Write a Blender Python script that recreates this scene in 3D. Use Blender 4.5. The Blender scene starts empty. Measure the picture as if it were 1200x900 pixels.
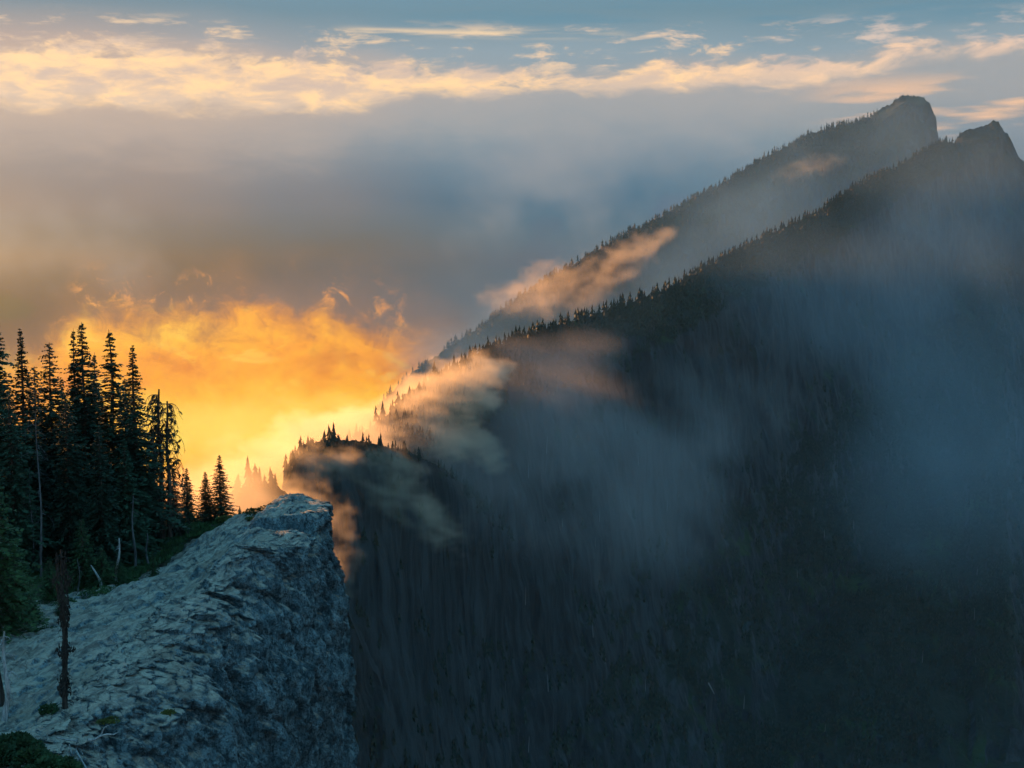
import bpy, math, random
import numpy as np
from mathutils import Vector, Matrix, Euler

# ---------------------------------------------------------------- scene, camera
sc = bpy.context.scene
C = sc.collection
F = 1440.0                      # focal length, in pixels of the 1200 px wide photograph
TILT = math.atan(150.0 / F)     # camera looks slightly down
cam_d = bpy.data.cameras.new("camera"); cam = bpy.data.objects.new("camera", cam_d); C.objects.link(cam)
cam_d.lens = 36.0 * F / 1200.0; cam_d.sensor_width = 36.0
cam_d.clip_start = 0.5; cam_d.clip_end = 60000
cam.location = (0, 0, 0); cam.rotation_euler = (math.pi / 2 - TILT, 0, 0)
sc.camera = cam
sc.view_settings.view_transform = 'Standard'; sc.view_settings.look = 'None'
sc.view_settings.exposure = 0.8; sc.view_settings.gamma = 1.0; sc.view_settings.use_curve_mapping = False
sc.render.engine = 'CYCLES'
cy = sc.cycles
cy.use_denoising = True; cy.use_adaptive_sampling = True; cy.adaptive_threshold = 0.03
cy.max_bounces = 4; cy.diffuse_bounces = 2; cy.glossy_bounces = 1; cy.transmission_bounces = 1
cy.volume_bounces = 2; cy.transparent_max_bounces = 8
cy.volume_step_rate = 2.0; cy.volume_max_steps = 256
cy.sample_clamp_indirect = 4.0

SUN_AZ, SUN_EL = -38.0, 8.0     # degrees: left of the view axis, above the horizon

def S(r, g, b):
    def f(c):
        c /= 255.0
        return c / 12.92 if c <= 0.04045 else ((c + 0.055) / 1.055) ** 2.4
    return (f(r), f(g), f(b), 1.0)

def ray(px, py):
    v = Vector(((px - 600) / F, (450 - py) / F, -1.0))
    v = Matrix.Rotation(math.pi / 2 - TILT, 3, 'X') @ v
    return v
def P(px, py, d):               # the place d metres out (along world Y) seen at that spot of the photograph
    v = ray(px, py); return v * (d / v.y)
def AE(px, py):                 # azimuth / elevation of a sight line, degrees
    v = ray(px, py).normalized()
    return math.degrees(math.atan2(v.x, v.y)), math.degrees(math.asin(v.z))

# ---------------------------------------------------------------- node expressions
class Ex:
    def __init__(s, t, sock): s.t = t; s.s = sock
    def _m(s, op, *a, clamp=False):
        n = s.t.nodes.new('ShaderNodeMath'); n.operation = op; n.use_clamp = clamp
        for i, v in enumerate((s,) + a):
            if isinstance(v, Ex): s.t.links.new(v.s, n.inputs[i])
            else: n.inputs[i].default_value = float(v)
        return Ex(s.t, n.outputs[0])
    def __add__(s, o): return s._m('ADD', o)
    def __radd__(s, o): return s._m('ADD', o)
    def __sub__(s, o): return s._m('SUBTRACT', o)
    def __rsub__(s, o): return (s * -1.0) + o
    def __mul__(s, o): return s._m('MULTIPLY', o)
    def __rmul__(s, o): return s._m('MULTIPLY', o)
    def __truediv__(s, o): return s._m('DIVIDE', o)
    def __neg__(s): return s * -1.0
    def maxv(s, o): return s._m('MAXIMUM', o)
    def minv(s, o): return s._m('MINIMUM', o)
    def pw(s, o): return s._m('POWER', o)
    def exp(s): return s._m('EXPONENT')
    def clamp(s): return s._m('ADD', 0.0, clamp=True)
    def step(s, a, b):          # smoothstep from a to b
        n = s.t.nodes.new('ShaderNodeMapRange'); n.interpolation_type = 'SMOOTHSTEP'
        s.t.links.new(s.s, n.inputs[0])
        lo, hi, x, y = (a, b, 0.0, 1.0) if a < b else (b, a, 1.0, 0.0)
        n.inputs[1].default_value = lo; n.inputs[2].default_value = hi
        n.inputs[3].default_value = x; n.inputs[4].default_value = y
        return Ex(s.t, n.outputs[0])
def vec(t, x, y, z=0.0):
    n = t.nodes.new('ShaderNodeCombineXYZ')
    for i, v in enumerate((x, y, z)):
        if isinstance(v, Ex): t.links.new(v.s, n.inputs[i])
        else: n.inputs[i].default_value = float(v)
    return Ex(t, n.outputs[0])
def xyz(t, v):
    n = t.nodes.new('ShaderNodeSeparateXYZ'); t.links.new(v.s, n.inputs[0])
    return [Ex(t, n.outputs[i]) for i in range(3)]
def noise(t, v, scale=1.0, detail=4.0, rough=0.55, dist=0.0, lac=2.0):
    n = t.nodes.new('ShaderNodeTexNoise'); n.noise_dimensions = '3D'
    t.links.new(v.s, n.inputs['Vector'])
    n.inputs['Scale'].default_value = scale; n.inputs['Detail'].default_value = detail
    n.inputs['Roughness'].default_value = rough; n.inputs['Distortion'].default_value = dist
    n.inputs['Lacunarity'].default_value = lac
    return Ex(t, n.outputs[0])
def mixc(t, f, a, b):
    n = t.nodes.new('ShaderNodeMix'); n.data_type = 'RGBA'
    if isinstance(f, Ex): t.links.new(f.s, n.inputs[0])
    else: n.inputs[0].default_value = f
    for k, v in ((6, a), (7, b)):
        if isinstance(v, Ex): t.links.new(v.s, n.inputs[k])
        else: n.inputs[k].default_value = v if len(v) == 4 else (*v, 1)
    return Ex(t, n.outputs[2])
def ramp(t, f, stops):
    n = t.nodes.new('ShaderNodeValToRGB'); t.links.new(f.s, n.inputs[0]); cr = n.color_ramp
    cr.interpolation = 'LINEAR'
    while len(cr.elements) < len(stops): cr.elements.new(0.5)
    for e, (p, c) in zip(cr.elements, sorted(stops, key=lambda q: q[0])): e.position = p; e.color = c
    return Ex(t, n.outputs[0])
def lut(t, x, pts):             # piecewise smooth curve y(x) given by control points
    xs = [p[0] for p in pts]; ys = [p[1] for p in pts]
    x0, x1, y0, y1 = min(xs), max(xs), min(ys), max(ys)
    n = t.nodes.new('ShaderNodeFloatCurve'); cv = n.mapping.curves[0]
    q = [((a - x0) / (x1 - x0), (b - y0) / (y1 - y0)) for a, b in pts]
    while len(cv.points) < len(q): cv.points.new(0.5, 0.5)
    for p_, (a, b) in zip(cv.points, q): p_.location = (a, b)
    n.mapping.update()
    f = (x - x0) / (x1 - x0); f = f.clamp()
    t.links.new(f.s, n.inputs[1])
    return Ex(t, n.outputs[0]) * (y1 - y0) + y0

# ---------------------------------------------------------------- world: evening sky with its far cloud banks
w = bpy.data.worlds.new("World"); sc.world = w; w.use_nodes = True
t = w.node_tree; t.nodes.clear()
tc = t.nodes.new('ShaderNodeTexCoord')
dx, dy, dz = xyz(t, Ex(t, tc.outputs['Generated']))
az = dx._m('ARCTAN2', dy) * 57.29578
el = dz._m('ARCSINE') * 57.29578
v2 = vec(t, az, el)
def elp(y): return AE(600, y)[1]
def e01(e): return (e + 20.0) / 60.0
ef = ((el + 20.0) / 60.0)
# broad soft unevenness of the cloud bank
bw = noise(t, vec(t, az * 0.06, el * 0.10, 3.0), 1.0, 3, 0.5) - 0.5
ef2 = ef + bw * 0.035
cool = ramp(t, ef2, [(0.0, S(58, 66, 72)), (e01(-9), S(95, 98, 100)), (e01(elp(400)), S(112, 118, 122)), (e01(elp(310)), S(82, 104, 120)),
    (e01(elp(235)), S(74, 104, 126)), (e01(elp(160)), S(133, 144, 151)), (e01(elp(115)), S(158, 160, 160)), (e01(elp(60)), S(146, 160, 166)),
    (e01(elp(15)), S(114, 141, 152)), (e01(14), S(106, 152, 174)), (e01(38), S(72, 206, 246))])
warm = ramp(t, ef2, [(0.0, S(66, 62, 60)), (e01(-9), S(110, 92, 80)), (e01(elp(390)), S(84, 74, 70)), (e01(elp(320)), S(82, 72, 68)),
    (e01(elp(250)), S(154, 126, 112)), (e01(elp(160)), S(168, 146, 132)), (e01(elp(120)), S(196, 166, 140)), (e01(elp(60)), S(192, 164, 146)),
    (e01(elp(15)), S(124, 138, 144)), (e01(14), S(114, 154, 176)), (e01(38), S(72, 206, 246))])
side = (az + (noise(t, vec(t, az * 0.08, el * 0.12, 9.0), 1.0, 3, 0.5) - 0.5) * 16.0).step(2.0, -27.0)
base = mixc(t, side, cool, warm)
# darker cloud underside low at the left, above the lit fog
a0, e0 = AE(270, 300)
dk = (-(((az - a0) / 9.0).pw(2.0)) - ((el - e0) / 1.7).pw(2.0)).exp()
n_dk = noise(t, vec(t, az * 0.15, el * 0.3, 5.0), 1.0, 4, 0.5)
base = mixc(t, (dk * n_dk * 1.3).clamp(), base, S(100, 88, 80))
# pale vertical veils
veil = noise(t, vec(t, az * 0.10 + el * 0.05, el * 0.10 - az * 0.03, 21.0), 1.0, 4, 0.5).step(0.48, 0.75)
base = mixc(t, veil * el.step(8.0, 4.0) * el.step(-6.0, 0.0) * 0.5, base, S(176, 164, 158))

# lit cumulus band with flat bottoms
warp = noise(t, vec(t, az * 0.25, el * 0.6, 1.0), 1.0, 3, 0.5) - 0.5
def cloudn(zseed, sx, sy, det=6, rough=0.58, wa=1.2):
    return noise(t, vec(t, az * sx + warp * wa, el * sy + warp * (wa * 0.7), zseed), 1.0, det, rough)
bot = lut(t, az, [(-40, elp(128)), AE(0, 124), AE(200, 130), AE(360, 134), AE(420, 124), AE(560, 112), AE(700, 108), AE(850, 104), AE(1000, 92), AE(1100, 66), (40, elp(70))])
top = lut(t, az, [(-40, elp(60)), AE(0, 52), AE(90, 42), AE(190, 48), AE(300, 56), AE(370, 66), AE(410, 60), AE(500, 78), AE(600, 82), AE(700, 84), AE(800, 68), AE(1000, 66), AE(1050, 50), AE(1200, 50), (40, elp(50))])
c1 = cloudn(31.0, 0.36, 0.95, 8, 0.62)
b1 = (el - bot + (c1 - 0.5) * 2.2).step(-0.35, 0.65)
t1 = (top - el + (c1 - 0.5) * 5.5).step(-0.2, 0.7)
c1d = cloudn(34.0, 0.45, 1.25, 8, 0.62)
m1 = b1 * t1
lit = mixc(t, c1d.step(0.36, 0.64), S(206, 178, 156), S(255, 208, 150))
lit = mixc(t, az.step(2.0, 24.0) * 0.75, lit, S(226, 190, 168))
lit = mixc(t, (el - bot).step(1.4, 0.2) * c1d.step(0.62, 0.40) * 0.6, lit, S(214, 186, 158))
def scalec(c, k):
    n = t.nodes.new('ShaderNodeVectorMath'); n.operation = 'SCALE'; t.links.new(c.s, n.inputs[0]); n.inputs[3].default_value = k
    return Ex(t, n.outputs[0])
under = (el - bot + 2.6 + (c1 - 0.5) * 3.0).step(-0.6, 2.6) * (top - el).step(-0.4, 0.4)
base = mixc(t, under * 0.55, base, mixc(t, az.step(4.0, -18.0), S(178, 168, 160), S(206, 176, 152)))
lit = scalec(lit, 1.15)
sky = mixc(t, m1 * 0.95, base, lit)
# scattered puffs above the band
c2 = cloudn(47.0, 0.34, 1.5, 8, 0.66)
win2 = (el - top).step(-0.3, 0.4) * el.step(elp(20), elp(42))
m2 = c2.step(0.50, 0.68) * win2
sky = mixc(t, m2 * 0.85, sky, mixc(t, az.step(-5.0, 22.0), S(252, 212, 166), S(226, 200, 182)))
# thin lit streak high up
ssc = noise(t, vec(t, az * 0.22, el * 3.2, 60.0), 1.0, 4, 0.5)
m3 = (-(((el - elp(39) + (az + 3) * 0.012) / 0.16).pw(2.0))).exp() * az.step(-8.5, -6.0) * az.step(6.0, 2.0) * ssc.step(0.35, 0.6)
sky = mixc(t, m3.clamp() * 0.9, sky, S(250, 214, 168))
# blue gaps between streaks at the top
m4 = noise(t, vec(t, az * 0.08, el * 0.9, 71.0), 1.0, 4, 0.5).step(0.46, 0.66) * el.step(elp(60), elp(25)) * az.step(-12.0, 6.0)
sky = mixc(t, m4 * 0.5, sky, S(92, 138, 158))
m5 = noise(t, vec(t, az * 0.14, el * 0.9, 81.0), 1.0, 4, 0.5).step(0.5, 0.62) * el.step(elp(210), elp(150)) * el.step(elp(90), elp(120)) * az.step(12.0, 17.0)
sky = mixc(t, m5 * 0.9, sky, S(252, 200, 156))
# sun-soaked fog bank, low at the left
gx = noise(t, vec(t, az * 0.22, el * 0.30, 100.0), 1.0, 6, 0.60, 0.3) - 0.5
gf = noise(t, vec(t, az * 0.75, el * 0.85, 104.0), 1.0, 6, 0.66, 0.8) - 0.5
gtop = lut(t, az, [(-60, elp(330)), (-30, elp(345)), AE(0, 420), AE(60, 400), AE(90, 372), AE(160, 358), AE(230, 362), AE(290, 340), AE(360, 350), AE(430, 370), AE(500, 390), AE(560, 415), AE(640, 500), (40, -14)])
g1 = (gtop - el + gx * 4.0 + gf * 3.0).step(-0.5, 1.9)
rgt = (az + gx * 5.0).step(AE(640, 0)[0], AE(470, 0)[0])
low = (el + gx * 1.2).step(-15.0, -10.5)
gl = g1 * (0.25 + 0.75 * rgt) * low
def lobe(px, py, rx, ry, k=0.0):
    a, e = AE(px, py); A = (az - a); B = (el - e) - A * k
    return (-((A / rx).pw(2.0)) - ((B / ry).pw(2.0))).exp()
br = lobe(400, 486, 6.0, 1.15, 0.16) * 0.75 + lobe(235, 500, 4.5, 1.6) * 0.85 + lobe(290, 398, 4.5, 0.9) * 0.35 + lobe(180, 395, 2.2, 0.7) * 0.3 + gx * 1.3 + gf * 0.7
gcol = ramp(t, (br * 0.7 + 0.18), [(0.0, S(216, 124, 62)), (0.25, S(250, 166, 72)), (0.5, S(255, 190, 80)), (0.78, S(255, 212, 100)), (1.0, S(255, 222, 108))])
bil = noise(t, vec(t, az * 0.34 + gx * 2.0, el * 0.55 - gx * 1.5, 140.0), 1.0, 7, 0.6, 0.6)
gcol = mixc(t, bil.step(0.50, 0.68) * (gtop - el + gx * 3.0).step(5.5, 0.5) * 0.75, gcol, S(206, 132, 80))
gcol = mixc(t, bil.step(0.46, 0.34) * 0.45, gcol, S(255, 214, 104))
pink = mixc(t, (az + gx * 5.0).step(AE(410, 0)[0], AE(540, 0)[0]) * el.step(elp(470), elp(415)), gcol, S(184, 146, 122))
dusk = (gtop - el + gx * 5.0 + 1.6).step(-1.0, 2.6) * (az + gx * 6.0).step(AE(640, 0)[0], AE(500, 0)[0]) * low
sky = mixc(t, dusk * 0.45, sky, S(176, 128, 98))
sky = mixc(t, gl, sky, pink)
# torn lit edge above the fog bank
fr = (-(((el - gtop - 0.55 - gx * 3.0) / 0.75).pw(2.0))).exp() * (gf * gx.step(-0.3, 0.3)).step(0.015, 0.10) * az.step(AE(560, 0)[0], AE(380, 0)[0]) * az.step(AE(40, 0)[0], AE(100, 0)[0])
sky = mixc(t, fr * 0.9, sky, S(236, 160, 96))

# the air in front adds its own light and takes some away: the far sky is that much deeper; overhead it clears to blue
def vmath(op, a, b):
    n = t.nodes.new('ShaderNodeVectorMath'); n.operation = op
    for i, v in enumerate((a, b)):
        if isinstance(v, Ex): t.links.new(v.s, n.inputs[i])
        else: n.inputs[i].default_value = v
    return Ex(t, n.outputs[0])
lowk = el.step(17.0, 3.0)
sky = vmath('SUBTRACT', sky, vec(t, lowk * 0.090, lowk * 0.086, lowk * 0.066))
sky = vmath('MAXIMUM', sky, (0.004, 0.004, 0.004))
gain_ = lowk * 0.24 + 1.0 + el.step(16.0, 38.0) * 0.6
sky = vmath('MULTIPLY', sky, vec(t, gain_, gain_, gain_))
sky_tex = t.nodes.new('ShaderNodeTexSky'); sky_tex.sky_type = 'NISHITA'; sky_tex.sun_disc = False
sky_tex.sun_elevation = math.radians(SUN_EL); sky_tex.sun_rotation = math.radians(SUN_AZ)
sky_tex.altitude = 1800; sky_tex.air_density = 1.0; sky_tex.dust_density = 1.0
bg1 = t.nodes.new('ShaderNodeBackground'); t.links.new(sky_tex.outputs[0], bg1.inputs[0]); bg1.inputs[1].default_value = 0.15
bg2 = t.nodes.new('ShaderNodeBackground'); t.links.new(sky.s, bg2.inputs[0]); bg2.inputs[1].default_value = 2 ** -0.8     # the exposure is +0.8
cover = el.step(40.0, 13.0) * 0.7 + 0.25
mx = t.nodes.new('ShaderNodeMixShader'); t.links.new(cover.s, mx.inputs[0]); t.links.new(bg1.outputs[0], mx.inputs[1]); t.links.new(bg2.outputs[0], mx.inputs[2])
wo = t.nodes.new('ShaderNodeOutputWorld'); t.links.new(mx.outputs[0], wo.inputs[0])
w.cycles.sampling_method = 'MANUAL'; w.cycles.sample_map_resolution = 512

# ---------------------------------------------------------------- sun
sd = bpy.data.lights.new("sun", 'SUN'); so = bpy.data.objects.new("sun", sd); C.objects.link(so)
sd.energy = 5.0; sd.angle = math.radians(0.6); sd.color = (1.0, 0.42, 0.11)
sv = Vector((math.sin(math.radians(SUN_AZ)) * math.cos(math.radians(SUN_EL)), math.cos(math.radians(SUN_AZ)) * math.cos(math.radians(SUN_EL)), math.sin(math.radians(SUN_EL))))
so.rotation_euler = sv.to_track_quat('Z', 'Y').to_euler(); so.location = sv * 50

# ---------------------------------------------------------------- numeric helpers
def hsh(i, j, k, seed):
    h = (i.astype(np.int64) * 374761393 + j.astype(np.int64) * 668265263 + k.astype(np.int64) * 2147483647 + seed * 1274126177) & 0xffffffff
    h = ((h ^ (h >> 13)) * 1274126177) & 0xffffffff
    h = ((h ^ (h >> 16)) * 2246822519) & 0xffffffff
    return ((h ^ (h >> 15)) & 0xffff) / 65535.0
def vnoise(x, y, z, seed=0):
    xi, yi, zi = np.floor(x), np.floor(y), np.floor(z)
    fx, fy, fz = x - xi, y - yi, z - zi
    fx = fx * fx * (3 - 2 * fx); fy = fy * fy * (3 - 2 * fy); fz = fz * fz * (3 - 2 * fz)
    r = 0
    for a in (0, 1):
        for b in (0, 1):
            for c in (0, 1):
                wgt = (fx if a else 1 - fx) * (fy if b else 1 - fy) * (fz if c else 1 - fz)
                r = r + wgt * hsh(xi + a, yi + b, zi + c, seed)
    return r * 2 - 1
def fbm(x, y, z=0.0, octv=5, seed=0, gain=0.5, ridged=False):
    x = np.asarray(x, float); y = np.asarray(y, float); z = np.zeros_like(x) + z
    s = 0; a = 1.0; tot = 0
    for o in range(octv):
        n = vnoise(x, y, z, seed + o * 17)
        if ridged: n = 1 - 2 * np.abs(n)
        s = s + a * n; tot += a; a *= gain; x = x * 2.03 + 5.1; y = y * 2.03 + 1.7; z = z * 2.03 + 9.2
    return s / tot
def sstep(a, b, x):
    q = np.clip((x - a) / (b - a), 0, 1); return q * q * (3 - 2 * q)

def mesh_obj(name, verts, faces, mat, parent=None, smooth=True):
    me = bpy.data.meshes.new(name)
    verts = np.asarray(verts, np.float32).reshape(-1, 3)
    fl = np.asarray(faces, np.int32)
    k = fl.shape[1]
    me.vertices.add(len(verts)); me.vertices.foreach_set('co', verts.ravel())
    me.loops.add(fl.size); me.loops.foreach_set('vertex_index', fl.ravel())
    me.polygons.add(len(fl)); me.polygons.foreach_set('loop_start', np.arange(0, fl.size, k, dtype=np.int32))
    me.polygons.foreach_set('use_smooth', np.full(len(fl), smooth, bool))
    me.update(calc_edges=True); me.validate()
    if mat: me.materials.append(mat)
    o = bpy.data.objects.new(name, me); C.objects.link(o)
    if parent: o.parent = parent
    return o
def grid_faces(nu, nv):
    i, j = np.meshgrid(np.arange(nu - 1), np.arange(nv - 1), indexing='ij')
    a = (i * nv + j).ravel(); return np.stack([a, a + nv, a + nv + 1, a + 1], 1)
def tag(o, label=None, cat=None, group=None, kind=None):
    if label: o['label'] = label
    if cat: o['category'] = cat
    if group: o['group'] = group
    if kind: o['kind'] = kind
    return o
def empty(name, loc, rz=0.0, sc_=1.0):
    o = bpy.data.objects.new(name, None); C.objects.link(o); o.location = loc; o.rotation_euler = (0, 0, rz); o.scale = (sc_,) * 3
    o.empty_display_size = 0.3
    return o

# ---------------------------------------------------------------- materials
def new_mat(name):
    m = bpy.data.materials.new(name); m.use_nodes = True; tt = m.node_tree
    b = tt.nodes['Principled BSDF']; b.inputs['Roughness'].default_value = 0.85
    b.inputs['Specular IOR Level'].default_value = 0.25
    return m, tt, b
def bump(tt, b, h, strength, dist):
    n = tt.nodes.new('ShaderNodeBump'); n.inputs['Strength'].default_value = strength; n.inputs['Distance'].default_value = dist
    tt.links.new(h.s, n.inputs['Height']); tt.links.new(n.outputs[0], b.inputs['Normal'])
def objv(tt):
    n = tt.nodes.new('ShaderNodeTexCoord'); return Ex(tt, n.outputs['Object'])

def rock_mat():
    m, tt, b = new_mat('weathered_rock')
    v = objv(tt); x, y, z = xyz(tt, v)
    big = noise(tt, v, 0.35, 5, 0.6, 0.4); mid = noise(tt, v, 1.6, 6, 0.65, 0.5)
    fine = noise(tt, v, 9.0, 5, 0.7)
    fall = noise(tt, vec(tt, x * 2.2, y * 2.2, z * 0.55), 1.0, 6, 0.7, 0.4)      # runs down the face
    lich_shading = noise(tt, vec(tt, x + 40.0, y, z), 3.6, 6, 0.75, 0.3)
    c = mixc(tt, mid.step(0.35, 0.65), (0.13, 0.225, 0.27), (0.32, 0.46, 0.51))
    c = mixc(tt, fall.step(0.46, 0.62) * 0.85, c, (0.07, 0.135, 0.17))
    c = mixc(tt, lich_shading.step(0.55, 0.64) * 0.7, c, (0.36, 0.52, 0.54))  # lichen; its contrast is raised to paint in relief shading the even light lacks
    pock = noise(tt, vec(tt, x * 2.6 - y * 1.0, x * 0.30 + y * 0.8, z * 2.6), 1.0, 5, 0.62, 0.7)
    c = mixc(tt, pock.step(0.44, 0.34) * 0.75, c, (0.05, 0.07, 0.08))  # hollows painted darker, part of the same stand-in shading
    c = mixc(tt, fine.step(0.52, 0.38) * 0.75, c, (0.04, 0.06, 0.07))
    c = mixc(tt, noise(tt, v, 14.0, 3, 0.6).step(0.63, 0.72) * 0.7, c, (0.55, 0.62, 0.62))
    redbrown = noise(tt, vec(tt, x * 0.8, y * 0.8, z * 1.2), 1.0, 5, 0.65).step(0.62, 0.70) * big.step(0.4, 0.6)
    c = mixc(tt, redbrown * 0.8, c, (0.20, 0.10, 0.065))  # scattered red-brown patches
    soil = noise(tt, vec(tt, x * 0.5 + 11.0, y * 0.3, z * 0.5), 1.0, 5, 0.6).step(0.50, 0.66)
    g = tt.nodes.new('ShaderNodeNewGeometry'); nz = xyz(tt, Ex(tt, g.outputs['Normal']))[2]
    up = nz.step(0.62, 0.92)
    flat = 1.0 - up * 0.45
    c = mixc(tt, up * 0.75, c, mixc(tt, pock.step(0.36, 0.6), (0.27, 0.25, 0.215), (0.62, 0.555, 0.44)))
    c = mixc(tt, up * soil * 0.45, c, (0.25, 0.20, 0.15))
    vo = tt.nodes.new('ShaderNodeTexVoronoi'); vo.feature = 'DISTANCE_TO_EDGE'; vo.inputs['Scale'].default_value = 1.1
    wv = vec(tt, x + mid * 1.2, y * 0.8 + fine * 0.3, z * 0.6 + mid * 0.8); tt.links.new(wv.s, vo.inputs['Vector'])
    crack = Ex(tt, vo.outputs['Distance']).step(0.0, 0.035)
    c = mixc(tt, (1.0 - crack) * 0.5 * noise(tt, v, 0.7, 3, 0.5).step(0.42, 0.58), c, (0.03, 0.04, 0.045))
    tt.links.new(c.s, b.inputs['Base Color'])
    st = noise(tt, vec(tt, x * 5.0 + y * 1.6, y * 0.9, z * 3.0), 1.0, 5, 0.65, 0.6)
    bump(tt, b, (mid * 0.6 + fine * 0.28 + fall * 0.6 + crack * 0.12 + st * 0.45) * flat + pock * up * 0.35, 1.0, 0.6)
    b.inputs['Roughness'].default_value = 0.9
    return m
ROCK = rock_mat()

def cliff_mat(name, s, dark, pale, green):
    m, tt, b = new_mat(name)
    v = objv(tt); x, y, z = xyz(tt, v)
    a = noise(tt, vec(tt, x * 1.6 * s, y * 1.6 * s, z * 0.22 * s), 1.0, 7, 0.65, 0.5)
    p = noise(tt, v, 0.5 * s, 6, 0.6)
    c = mixc(tt, (a + (noise(tt, v, 0.09 * s, 4, 0.6) - 0.5) * 0.5).step(0.38, 0.66), dark, pale)
    g = tt.nodes.new('ShaderNodeNewGeometry'); nz = xyz(tt, Ex(tt, g.outputs['Normal']))[2]
    veg = (nz + (p - 0.5) * 1.1).step(0.45, 0.7)
    gc = mixc(tt, noise(tt, v, 0.28 * s, 5, 0.6).step(0.52, 0.68), (0.012, 0.022, 0.014), green)
    c = mixc(tt, veg, c, gc)
    tt.links.new(c.s, b.inputs['Base Color'])
    bump(tt, b, a * 1.0 + p * 0.6, 0.9, 0.5 / s)
    return m
CLIFF = cliff_mat('ridge_rock', 0.045, (0.010, 0.015, 0.018), (0.042, 0.056, 0.062), (0.020, 0.050, 0.015))

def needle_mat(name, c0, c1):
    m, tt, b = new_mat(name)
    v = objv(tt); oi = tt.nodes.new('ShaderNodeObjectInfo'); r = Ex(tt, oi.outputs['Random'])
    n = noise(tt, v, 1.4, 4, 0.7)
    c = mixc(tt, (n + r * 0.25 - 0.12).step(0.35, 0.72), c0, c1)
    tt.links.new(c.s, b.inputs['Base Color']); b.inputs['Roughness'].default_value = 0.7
    return m
NEEDLE = needle_mat('fir_needles', (0.016, 0.040, 0.026), (0.045, 0.105, 0.062))
NEEDLE_Y = needle_mat('young_fir_needles', (0.022, 0.052, 0.022), (0.055, 0.12, 0.042))
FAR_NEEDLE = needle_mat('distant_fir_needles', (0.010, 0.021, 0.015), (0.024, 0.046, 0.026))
HEATH = needle_mat('heather_leaves', (0.05, 0.06, 0.02), (0.12, 0.14, 0.035))
def bark_mat(name, c0, c1):
    m, tt, b = new_mat(name)
    x, y, z = xyz(tt, objv(tt)); n = noise(tt, vec(tt, x * 9, y * 9, z * 1.5), 1.0, 5, 0.7)
    tt.links.new(mixc(tt, n.step(0.35, 0.65), c0, c1).s, b.inputs['Base Color']); bump(tt, b, n, 0.8, 0.05)
    return m
BARK = bark_mat('fir_bark', (0.05, 0.038, 0.03), (0.14, 0.11, 0.09))
SNAG = bark_mat('bleached_wood', (0.20, 0.22, 0.23), (0.50, 0.53, 0.54))
GREYWOOD = bark_mat('grey_dead_wood', (0.06, 0.065, 0.07), (0.17, 0.18, 0.19))
DARKWOOD = bark_mat('charred_wood', (0.015, 0.014, 0.013), (0.06, 0.055, 0.05))

# ---------------------------------------------------------------- foreground rock outcrop
ye = np.array([18, 36, 40, 44, 46, 52, 57, 60, 62, 64.3, 66, 68, 71, 74, 80])
xe = np.array([-15.6, -15.3, -15.1, -15.0, -14.5, -13.9, -12.8, -11.1, -10.3, -10.0, -10.3, -10.65, -11.2, -12.5, -16])
ctrl = [P(*c) for c in [(100,860,40),(140,800,44),(190,780,46),(250,700,52),(300,640,57),(345,626,61),(380,622,63),(200,642,71),(200,700,56),(150,720,54),
        (20,850,41),(20,740,52),(100,760,48),(250,640,64),(290,606,68),(230,622,71),(60,900,37),(0,900,37),(0,720,58),(120,690,60),(160,665,65),(50,800,45)]]
ctrl += [Vector((-14, 28, -14.9)), Vector((-22, 30, -15.5)), Vector((-40, 60, -17)), Vector((-32, 75, -17.5)), Vector((-45, 35, -16)), Vector((-28, 45, -16)), Vector((-15, 70, -14.4)), Vector((-22, 80, -18.5)), Vector((-40, 90, -20))]
cp = np.array([[c.x, c.y, c.z] for c in ctrl])
def ztop(x, y):
    x = np.asarray(x, float); y = np.asarray(y, float); num = 0; den = 0
    for a, b, c in cp:
        d2 = (x - a) ** 2 + (y - b) ** 2 + 1.5
        wgt = d2 ** -1.6; num = num + wgt * c; den = den + wgt
    z = num / den
    return z
def cells(x, y, z, seed):            # block joints: distance to the joint and a number per block
    xi, yi, zi = np.floor(x), np.floor(y), np.floor(z)
    f1 = np.full(x.shape, 9.0); f2 = f1.copy(); cid = np.zeros(x.shape)
    for a in (-1, 0, 1):
        for b in (-1, 0, 1):
            for c in (-1, 0, 1):
                i, j, k = xi + a, yi + b, zi + c
                d = np.sqrt((i + hsh(i, j, k, seed) - x) ** 2 + (j + hsh(i, j, k, seed + 1) - y) ** 2 + (k + hsh(i, j, k, seed + 2) - z) ** 2)
                h = hsh(i, j, k, seed + 3); m = d < f1
                f2 = np.where(m, f1, np.minimum(f2, d)); cid = np.where(m, h, cid); f1 = np.where(m, d, f1)
    return f2 - f1, cid * 2 - 1
def rock_extra(x, y):
    # cap block, rounded boulder dome and a gully on the top surface
    z = 0.0
    capn = fbm(x * 0.5, y * 0.5, 0, 3, 5)
    cap = sstep(65.2, 65.9, y + capn * 0.7) * sstep(-14.9, -13.4, x + 0.4 * (y - 66) * -0.2 + capn * 0.5) * sstep(73.5, 71.0, y)
    z = z + cap * 1.15 - 0.55 * sstep(58, 64, y)
    z = z - 0.55 * np.exp(-(((y - 64.4) / 0.7) ** 2)) * sstep(-14.5, -13, x)
    z = z + 0.95 * np.exp(-(((x + 13.6) / 1.3) ** 2 + ((y - 62.3) / 1.6) ** 2))
    z = z + 0.35 * np.exp(-(((x + 11.4) / 1.2) ** 2 + ((y - 61.5) / 1.3) ** 2))
    return z
ny = 560; nt = 230; nf = 250
yy = np.concatenate([np.linspace(22, 34, 30), np.linspace(34.1, 80, ny - 30)])
off = -np.concatenate([np.linspace(46, 12, 30), np.linspace(11.8, 0.0, nt - 30)])     # metres left of the lip
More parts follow.
